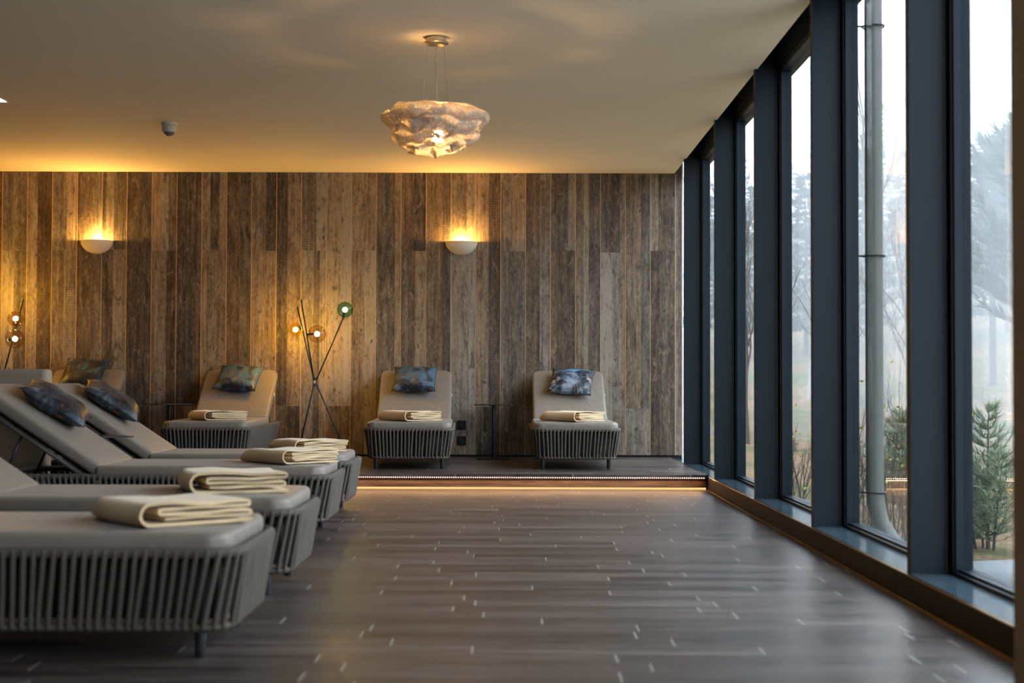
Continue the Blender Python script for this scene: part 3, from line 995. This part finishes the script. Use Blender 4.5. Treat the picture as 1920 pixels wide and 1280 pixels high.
# ------------------------------------------------------------------ pendant
def pendant():
    cx, cy = -.487, 9.17
    root = empty('pendant_light', (cx, cy, CEIL), 0, 'crumpled layered metal mesh pendant hanging from the ceiling', 'pendant light')
    mb = MB(); mb.lathe([(.066, 0), (.066, -.028), (.080, -.030), (.080, -.040), (.076, -.043), (.0005, -.043)], 40)
    mb.build('ceiling_canopy', M['chrome'], root, smooth='auto')
    ztop = -.46; zb = -.74
    for k, a in enumerate((200, 330, 90)):
        mb = MB(); a = R(a); mb.tube([(.058*math.cos(a), .058*math.sin(a), -.04), (.10*math.cos(a), .10*math.sin(a), -.56)], .0014, 5)
        mb.build('suspension_wire', M['chrome'], root)
    mb = MB(); mb.tube([(0, 0, -.04), (-.008, 0, -.15), (.004, 0, -.26), (.014, 0, -.36), (.010, 0, -.46), (.012, 0, -.55)], .0022, 6)
    mb.build('power_cord', M['chrome'], root, smooth=True)
    # shade : layered crumpled ribbons
    m = NT('silver_mesh')
    v = m.obj()
    vo = m.n('ShaderNodeTexVoronoi', feature='DISTANCE_TO_EDGE'); vo.inputs['Scale'].default_value = 95
    m.l(v, vo.inputs['Vector'])
    big = m.noise(v, 16, 3)
    hole = m.math('MULTIPLY', m.math('GREATER_THAN', vo.outputs['Distance'], .16), m.math('GREATER_THAN', big, .40))
    d = m.n('ShaderNodeBsdfPrincipled'); d.inputs['Base Color'].default_value = (.80, .76, .72, 1); d.inputs['Roughness'].default_value = .30; d.inputs['Metallic'].default_value = .35
    hn = m.noise(v, 48, 5, .7)
    m.l(m.bump(hn, .9, .018), d.inputs['Normal'])
    tr = m.n('ShaderNodeBsdfTranslucent'); tr.inputs[0].default_value = (.95, .80, .58, 1)
    mx = m.n('ShaderNodeMixShader'); mx.inputs[0].default_value = .36
    m.l(d.outputs[0], mx.inputs[1]); m.l(tr.outputs[0], mx.inputs[2])
    tp = m.n('ShaderNodeBsdfTransparent')
    mx2 = m.n('ShaderNodeMixShader'); m.l(m.math('MULTIPLY', hole, .62), mx2.inputs[0])
    m.l(mx.outputs[0], mx2.inputs[1]); m.l(tp.outputs[0], mx2.inputs[2])
    m.l(mx2.outputs[0], m.out.inputs[0])
    mesh_mat = m.m
    rr = random.Random(5)
    # layer: (radius_top, z_top, radius_bot, z_bot)
    layers = [(.055, -.464, .290, -.472), (.318, -.480, .285, -.585), (.300, -.545, .245, -.645), (.262, -.605, .200, -.695), (.222, -.660, .150, -.735), (.175, -.715, .020, -.752)]
    for li, (r0, z0, r1, z1) in enumerate(layers):
        NA, NV = 120, 12
        vs = []; sd = li*7.3
        for j in range(NV+1):
            t = j/NV
            for i in range(NA):
                a = 2*PI*i/NA
                ca, sa = math.cos(a), math.sin(a)
                lob = noise.noise(Vector((ca*1.5 + sd, sa*1.5, li)))      # big lobes
                fold = noise.noise(Vector((ca*4.5 + sd, sa*4.5, t*1.2 + li)))
                bul = math.sin(PI*min(1, t*1.15))
                amp = .25 if li == 0 else 1.0
                r = r0*(1-t) + r1*t + amp*(.026*bul + .050*lob*(1-.4*t) + .020*fold)
                lip = amp*(-.022*max(0, 1 - t/.2) - .014*max(0, (t - .8)/.2))           # curled-in rim
                r += lip
                z = z0*(1-t) + z1*t + amp*(.046*noise.noise(Vector((ca*2.2 + sd*2, sa*2.2, 9 + t*.4))) + .010*noise.noise(Vector((ca*5, sa*5, sd + t*1.2))))
                r += .006*noise.noise(Vector((ca*16 + sd, sa*16, t*7)))
                vs.append((r*ca, r*sa, z))
        fs = [(j*NA+i, j*NA+(i+1) % NA, (j+1)*NA+(i+1) % NA, (j+1)*NA+i) for j in range(NV) for i in range(NA)]
        mb = MB(); mb.add(vs, fs)
        o = mb.build('shade_layer', mesh_mat, root, smooth=True)
        sm = o.modifiers.new('thickness', 'SOLIDIFY'); sm.thickness = .0025
    # top inner ring closing the layers
    mb = MB(); mb.tube([(.10*math.cos(2*PI*k/24), .10*math.sin(2*PI*k/24), -.56) for k in range(24)], .004, 6, closed=True)
    for k in range(3):
        a = R(30 + 120*k); mb.tube([(.10*math.cos(a), .10*math.sin(a), -.56), (.26*math.cos(a), .26*math.sin(a), -.60)], .003, 5)
    mb.build('support_ring', M['chrome'], root, smooth=True)
    mb = MB(); mb.tube([(.012, 0, -.55), (.014, 0, -.60)], .016, 12); mb.build('lamp_holder', M['white'], root, smooth='auto')
    mb = MB(); mb.lathe([(max(.0005, .042*math.sin(R(a_))), -.042*math.cos(R(a_))) for a_ in range(0, 181, 15)], 16, Matrix.Translation((.014, 0, -.645)))
    mb.build('bulb', M['bulb_pendant'], root, smooth=True)
pendant()

# ------------------------------------------------------------------ ceiling sensor and ceiling panel
root = empty('motion_sensor', (-2.965, 12.28, CEIL), 0, 'small white dome sensor on the ceiling left of the pendant', 'sensor')
mb = MB(); mb.lathe([(.067, 0), (.067, -.024), (.062, -.027), (.0005, -.027)], 32); mb.build('base', M['white'], root, smooth='auto')
mb = MB(); mb.lathe([(.062, -.031), (.062, -.066), (.052, -.082), (.0005, -.082)], 32); mb.build('body', M['white'], root, smooth='auto')
mb = MB(); mb.lathe([(.048, -.082), (.040, -.098), (.024, -.110), (.012, -.113)], 24)
mb.build('lens', simple('sensor_lens', (.16, .14, .18), .25), root, smooth=True)
mb = MB(); mb.lathe([(.012, -.110), (.012, -.120), (.0005, -.122)], 12); mb.build('tip', M['white'], root, smooth='auto')

root = empty('ceiling_light', (-4.185, 11.19, CEIL), 0, 'bright square ceiling light just cut off at the left edge', 'ceiling light')
mb = MB(); mb.box(-.15, -.15, -.006, .15, .15, -.002); mb.build('diffuser', M['panel'], root)
mb = MB()
for a_ in ((-.16, -.16, .16, -.15), (-.16, .15, .16, .16), (-.16, -.15, -.15, .15), (.15, -.15, .16, .15)): mb.box(a_[0], a_[1], -.008, a_[2], a_[3], 0)
mb.build('frame', M['white'], root)

# ------------------------------------------------------------------ upholstered bench behind the row
root = empty('upholstered_bench', (-4.45, 10.55, 0), 0, 'high backed grey upholstered bench behind the raised lounger backs at far left', 'bench')
def rbox(name, x0, y0, z0, x1, y1, z1, mat, e=.025, parent=None):
    mb = MB(); slab(mb, x1-x0, y1-y0, z1-z0, min(.04, (y1-y0)*.45, (x1-x0)*.45), e, (x0+x1)/2, (y0+y1)/2, z0)
    return mb.build(name, mat, parent, smooth=True)
rbox('back_panel', -1.05, .0, .10, -.245, .17, 1.02, M['sofa'], .03, root)
rbox('back_panel', -.24, .0, .10, 1.01, .17, 1.02, M['sofa'], .03, root)
rbox('seat_cushion', -1.05, .18, .30, 1.01, .80, .46, M['sofa'], .03, root)
mb = MB(); mb.box(-1.0, .05, .0, .96, .78, .10); mb.box(-1.0, .18, .10, .96, .78, .30); mb.build('plinth', M['fabric_dark'], root)

# ------------------------------------------------------------------ outdoors
def ground_mat():
    m = NT('garden_ground')
    v = m.obj()
    a = m.noise(v, .35, 4, .6); b = m.noise(v, 26, 5, .75); c = m.noise(v, 3.0, 4, .6)
    leaf = m.ramp(b, [(.3, (.09, .055, .032)), (.5, (.26, .165, .10)), (.7, (.52, .38, .25))])
    grass = m.ramp(b, [(.3, (.05, .055, .02)), (.55, (.15, .15, .07)), (.8, (.33, .30, .18))])
    col = m.mix(m.ramp(m.math('ADD', m.math('MULTIPLY', a, .6), m.math('MULTIPLY', c, .4)), [(.45, 0.0), (.56, 1.0)]), leaf, grass)
    m.pbr(col, .95, 0, m.bump(b, 1.0, .05), spec=.1)
    return m.m
N = 60
mb = MB(); vs = []
def gz(x, y):
    d = max(0, x - 2.2)
    return -.22 - .02*min(d, 3) + .12*noise.noise(Vector((x*.35, y*.35, 0)))*min(1, d) + max(0, math.hypot(x*1.6, y) - 34)*.16 + .03*noise.noise(Vector((x*2, y*2, 1)))
for i in range(N+1):
    for j in range(N+1):
        x = 2.06 + 78*(i/N)**2; y = -10 + 120*(j/N)
        vs.append((x, y, gz(x, y)))
mb.add(vs, [(i*(N+1)+j, (i+1)*(N+1)+j, (i+1)*(N+1)+j+1, i*(N+1)+j+1) for i in range(N) for j in range(N)])
tag(struct(mb.build('ground', ground_mat(), smooth=True)), 'leaf littered garden ground outside the windows')

M['pipe'] = simple('weathered_zinc', (.11, .115, .10), .6, .0, nscale=8, namt=.15)
root = empty('downpipe', (2.33, 9.1, -.2), 0, 'round weathered metal downpipe outside the window with clamp arms and bent foot', 'downpipe')
mb = MB()
pth = [(0, 0, 4.6), (0, 0, 2.2), (0, 0, .46), (.004, -.01, .36), (.03, -.03, .24), (.09, -.08, .13), (.17, -.16, .06), (.23, -.22, .03)]
mb.tube(pth, .056, 20); mb.build('pipe', M['pipe'], root, smooth='auto')
for zc in (3.43, 1.95, .44):
    mb = MB(); mb.tube([(.068*math.cos(2*PI*k/20), .068*math.sin(2*PI*k/20), zc) for k in range(20)], .006, 6, closed=True)
    mb.tube([(-.066, 0, zc), (-.30, -.05, zc)], .006, 6)
    mb.build('bracket', M['black'], root, smooth=True)

# trees --------------------------------------------------------------------------
bark = simple('dark_bark', (.10, .085, .07), .9, nscale=30, namt=.4)
barkp = simple('pale_birch_bark', (.28, .27, .25), .9, nscale=20, namt=.5)
needle = simple('pine_needles', (.27, .32, .21), .7, nscale=20, namt=.35, bump=0)
needle_d = simple('spruce_needles', (.035, .055, .035), .8, nscale=6, namt=.3, bump=0)
leafy = simple('yellow_leaves', (.45, .38, .08), .7, nscale=20, namt=.2, bump=0)

def bare_tree(h, seed, r0=.09, levels=4, spread=.55, lean=0.0, first=.25):
    rr = random.Random(seed); mb = MB()
    def br(p, d, L, r, lv):
        n = 5 if lv < 2 else 3
        pts = [p.copy()]; rad = [r]; q = p.copy(); dd = d.copy()
        for i in range(n):
            dd = (dd + Vector((rr.uniform(-1, 1), rr.uniform(-1, 1), rr.uniform(-.2, .7)))*.16*(1 + .3*lv)).normalized()
            q = q + dd*(L/n); pts.append(q.copy()); rad.append(r*(1 - .75*(i+1)/n))
        mb.tube(pts, rad, 6 if lv == 0 else (4 if lv == 1 else 3), cap=False)
        if lv >= levels: return
        nb = [9, 6, 5, 4][min(lv, 3)]
        for b in range(nb):
            t = first + (1-first)*(b + rr.random())/nb if lv == 0 else rr.uniform(.2, 1)
            k = min(int(t*n), n-1); s = t*n - k
            pp = pts[k].lerp(pts[min(k+1, n)], min(s, 1))
            az = rr.uniform(0, 2*PI); sp = rr.uniform(.6, 1.1)*spread
            ax = Vector((math.cos(az), math.sin(az), 0))
            nd = (dd*(1-sp*.4) + ax*sp + Vector((0, 0, .25))).normalized()
            br(pp, nd, L*rr.uniform(.35, .55)*(1.15 - .5*t), rad[k]*.55, lv+1)
    br(Vector((0, 0, -.1)), Vector((lean, 0, 1)).normalized(), h*.92, r0, 0)
    return mb

def conifer(h, wdt, seed, dens=1.0, needle_len=.3, tiers=22, start=.12, droop=.1, nsz=.02):
    rr = random.Random(seed); tk = MB(); fo = MB()
    tk.tube([(0, 0, -.1), (0, 0, h*.5), (rr.uniform(-.02, .02)*h, 0, h*.98)], [h*.016, h*.011, h*.002], 7)
    for t in range(tiers):
        f = start + (1-start)*t/tiers
        z = f*h
        R_ = wdt*(1-f)**.8*rr.uniform(.75, 1.15) + wdt*.06
        nb = max(3, int(7*(1-f*.4)))
        for b in range(nb):
            az = rr.uniform(0, 2*PI); L = R_*rr.uniform(.6, 1.1)
            d = Vector((math.cos(az), math.sin(az), 0))
            rise = rr.uniform(.5, 1.0) if droop <= 0 else rr.uniform(-.35, .05)
            pts = [Vector((0, 0, z)) + d*(L*s) + Vector((0, 0, rise*L*s*s)) for s in (0, .35, .7, 1)]
            tk.tube(pts, [h*.004, h*.003, h*.002, h*.001], 3, cap=False)
            nn = int(16*dens)
            for k in range(nn):
                s = rr.uniform(.15, 1.05)
                p = Vector((0, 0, z)) + d*(L*s) + Vector((0, 0, rise*L*s*s))
                side = Vector((-d.y, d.x, 0))*rr.uniform(-1, 1) + d*rr.uniform(.2, 1) + Vector((0, 0, rr.uniform(-.4, .8) if droop > 0 else rr.uniform(.1, 1.5)))
                side = side.normalized()*needle_len*rr.uniform(.6, 1.2)
                pr = side.cross(Vector((rr.uniform(-1, 1), rr.uniform(-1, 1), rr.uniform(-1, 1)))).normalized()*nsz
                fo.add([p - pr, p + pr, p + side], [(0, 1, 2)])
    return tk, fo

def place_tree(x, y, tk, fo, tmat, fmat, name, label, cat, group=None, base=None):
    root = empty(name, (x, y, (gz(x, y) if base is None else base)), random.uniform(0, 6), label, cat, group)
    tk.build('trunk', tmat, root)
    if fo is not None: fo.build('foliage', fmat, root)
    return root

# young pines close to the glass
tk, fo = conifer(1.05, .40, 21, 2.8, .085, 15, .10, -1, .0035)
for q_, (dx_, dy_, h_) in enumerate(((-.20, .05, .72), (.22, -.08, .66), (.05, .22, .80))):
    tk2, fo2 = conifer(h_, .30, 60 + q_, 2.0, .08, 11, .10, -1, .0035)
    for a_, b_ in ((tk, tk2), (fo, fo2)): a_.add([Vector(v_) + Vector((dx_*(.4 + v_[2]), dy_*(.4 + v_[2]), 0)) for v_ in b_.v], b_.f)
place_tree(3.42, 10.2, tk, fo, bark, needle, 'young_pine', 'small young pine just outside the near window on the right', 'tree')
tk, fo = conifer(.95, .42, 22, 6.0, .095, 14, .1, -1, .0045)
place_tree(3.55, 12.9, tk, fo, bark, needle, 'young_pine', 'small young pine beyond the downpipe, half hidden by the window post', 'tree')
# shrubs
for i, (x, y, h, lb) in enumerate([(2.42, 9.9, 1.35, 'bare twiggy shrub left of the downpipe'), (2.74, 10.2, 1.45, 'bare twiggy shrub with yellow leaves right of the downpipe'),
                                  (3.14, 11.6, .8, 'low dry bush by the downpipe foot'), (2.58, 12.7, 1.1, 'small bare bush outside the third bay from the timber wall')]):
    rr = random.Random(40+i)
    mb = MB(); lf = MB()
    for s in range(7):
        t = bare_tree(h*rr.uniform(.6, 1.0), 100*i + s, .007, 2, .5, rr.uniform(-.25, .25), .2)
        a = rr.uniform(0, 6); rm = Matrix.Translation((rr.uniform(-.12, .12), rr.uniform(-.12, .12), 0)) @ Matrix.Rotation(a, 4, 'Z')
        mb.add([rm @ Vector(v) for v in t.v], t.f)
        for q in range(7):
            v = rm @ Vector(rr.choice(t.v[len(t.v)//4:])); d = Vector((rr.uniform(-1, 1), rr.uniform(-1, 1), rr.uniform(-1, .3))).normalized()*.03
            sdv = d.cross(Vector((0, 1, .2))).normalized()*.011
            lf.add([v, v + d*.5 + sdv, v + d, v + d*.5 - sdv], [(0, 1, 2, 3)])
    root = empty('bare_shrub', (x, y, gz(x, y) - .02), 0, lb, 'shrub')
    mb.build('twigs', bark, root)
    lf.build('leaf_cluster', leafy, root)
# pale slab out of view, added to bounce daylight up to the ceiling
mb = MB(); mb.box(2.06, -14, -.30, 14, 4.6, -.13)
tag(struct(mb.build('bounce_slab', simple('pale_bounce_slab', (.68, .67, .65), .8, nscale=6, namt=.08))), 'pale slab added outside the nearer windows to bounce daylight indoors')
# pale stone edging
mb = MB()
pts = rrect(1.3, .5, .2, 6)
rings = []
for (s, z) in ((1.0, 0), (1.02, .06), (.97, .10), (.8, .12)):
    rings.append([Vector((p.x*s + .03*noise.noise(Vector((p.x*3, p.y*3, z))), p.y*s + .04*noise.noise(Vector((p.x*3, p.y*3, z+4))), z + .02*noise.noise(p*3))) for p in pts])
mb.stack(rings)
so = mb.build('garden_stone', simple('pale_stone', (.16, .17, .18), .8, nscale=9, namt=.15), smooth=True)
so.location = (3.05, 8.35, gz(3.05, 8.35) + .0); so.rotation_euler.z = R(20)
tag(so, 'flat pale stone on the ground outside the nearest window', 'stone')

# tall misty trees
GT = 'misty trees beyond the garden'
bt = [bare_tree(9, 301, .13, 4, .5), bare_tree(11, 302, .16, 4, .42), bare_tree(8, 303, .10, 4, .6)]
bto = []
for i, (mbb) in enumerate(bt):
    bto.append(mbb)
protos = {}
def far_tree(kind, idx, x, y, sc_, label):
    key = (kind, idx)
    if key not in protos:
        if kind == 'bare':
            r = place_tree(x, y, bt[idx], None, bark if idx != 1 else barkp, None, 'bare_tree', label, 'tree', GT)
        else:
            hh = (9, 12, 8)[idx]
            tk, fo = conifer(hh, hh*(.22, .20, .34)[idx], 400+idx, 2.6, .50, 26, (.15, .2, .35)[idx], .1 if idx < 2 else -1, .045)
            r = place_tree(x, y, tk, fo, bark, needle_d, 'pine_tree' if idx == 2 else 'spruce_tree', label, 'tree', GT)
        protos[key] = r
    else:
        r = copy_tree(protos[key])
    r.location = (x, y, gz(x, y)); r.scale = (sc_,)*3
    r.rotation_euler.z = random.uniform(0, 6)
    r['label'] = label; r['group'] = GT
    return r
LBT = 'leafless tree fading into the mist behind the downpipe and posts'
LSP = 'dark spruce fading into the mist far beyond the garden'
LPN = 'broad pine crown pale in the mist, seen in the nearest window'
rt = random.Random(77)
for (px, y, s, k) in [(1490, 24, .55, 2), (1400, 28, .55, 0), (1682, 26, .58, 1), (1608, 21, .42, 2), (1330, 32, .6, 1), (1745, 29, .6, 2), (1520, 37, .7, 1), (1640, 41, .8, 0)]:
    far_tree('bare', k, (px - 957)/2667*y, y, s, LBT)
for (px, y, s) in [(1862, 36, .78), (1925, 30, .82)]:
    far_tree('con', 2, (px - 957)/2667*y, y, s, LPN)
for i in range(14):
    y = (46, 64)[i % 2] + rt.uniform(-2, 2); px = 1300 + 660*(i + .5)/14
    far_tree('con', i % 2, (px - 957)/2667*y, y, rt.uniform(.50, .72), LSP)

# mist in the garden : a real, homogeneous volume between the trees
m = NT('mist_volume')
vs_ = m.n('ShaderNodeVolumeScatter')
vs_.inputs['Color'].default_value = (.64, .675, .71, 1)
vs_.inputs['Density'].default_value = .030
m.l(vs_.outputs[0], m.out.inputs['Volume'])
mb = MB(); mb.box(5.2, 14, -3, 75, 100, 16)
mo = mb.build('mist', m.m)
tag(mo, 'pale winter mist hanging among the trees outside', 'mist', kind='stuff')
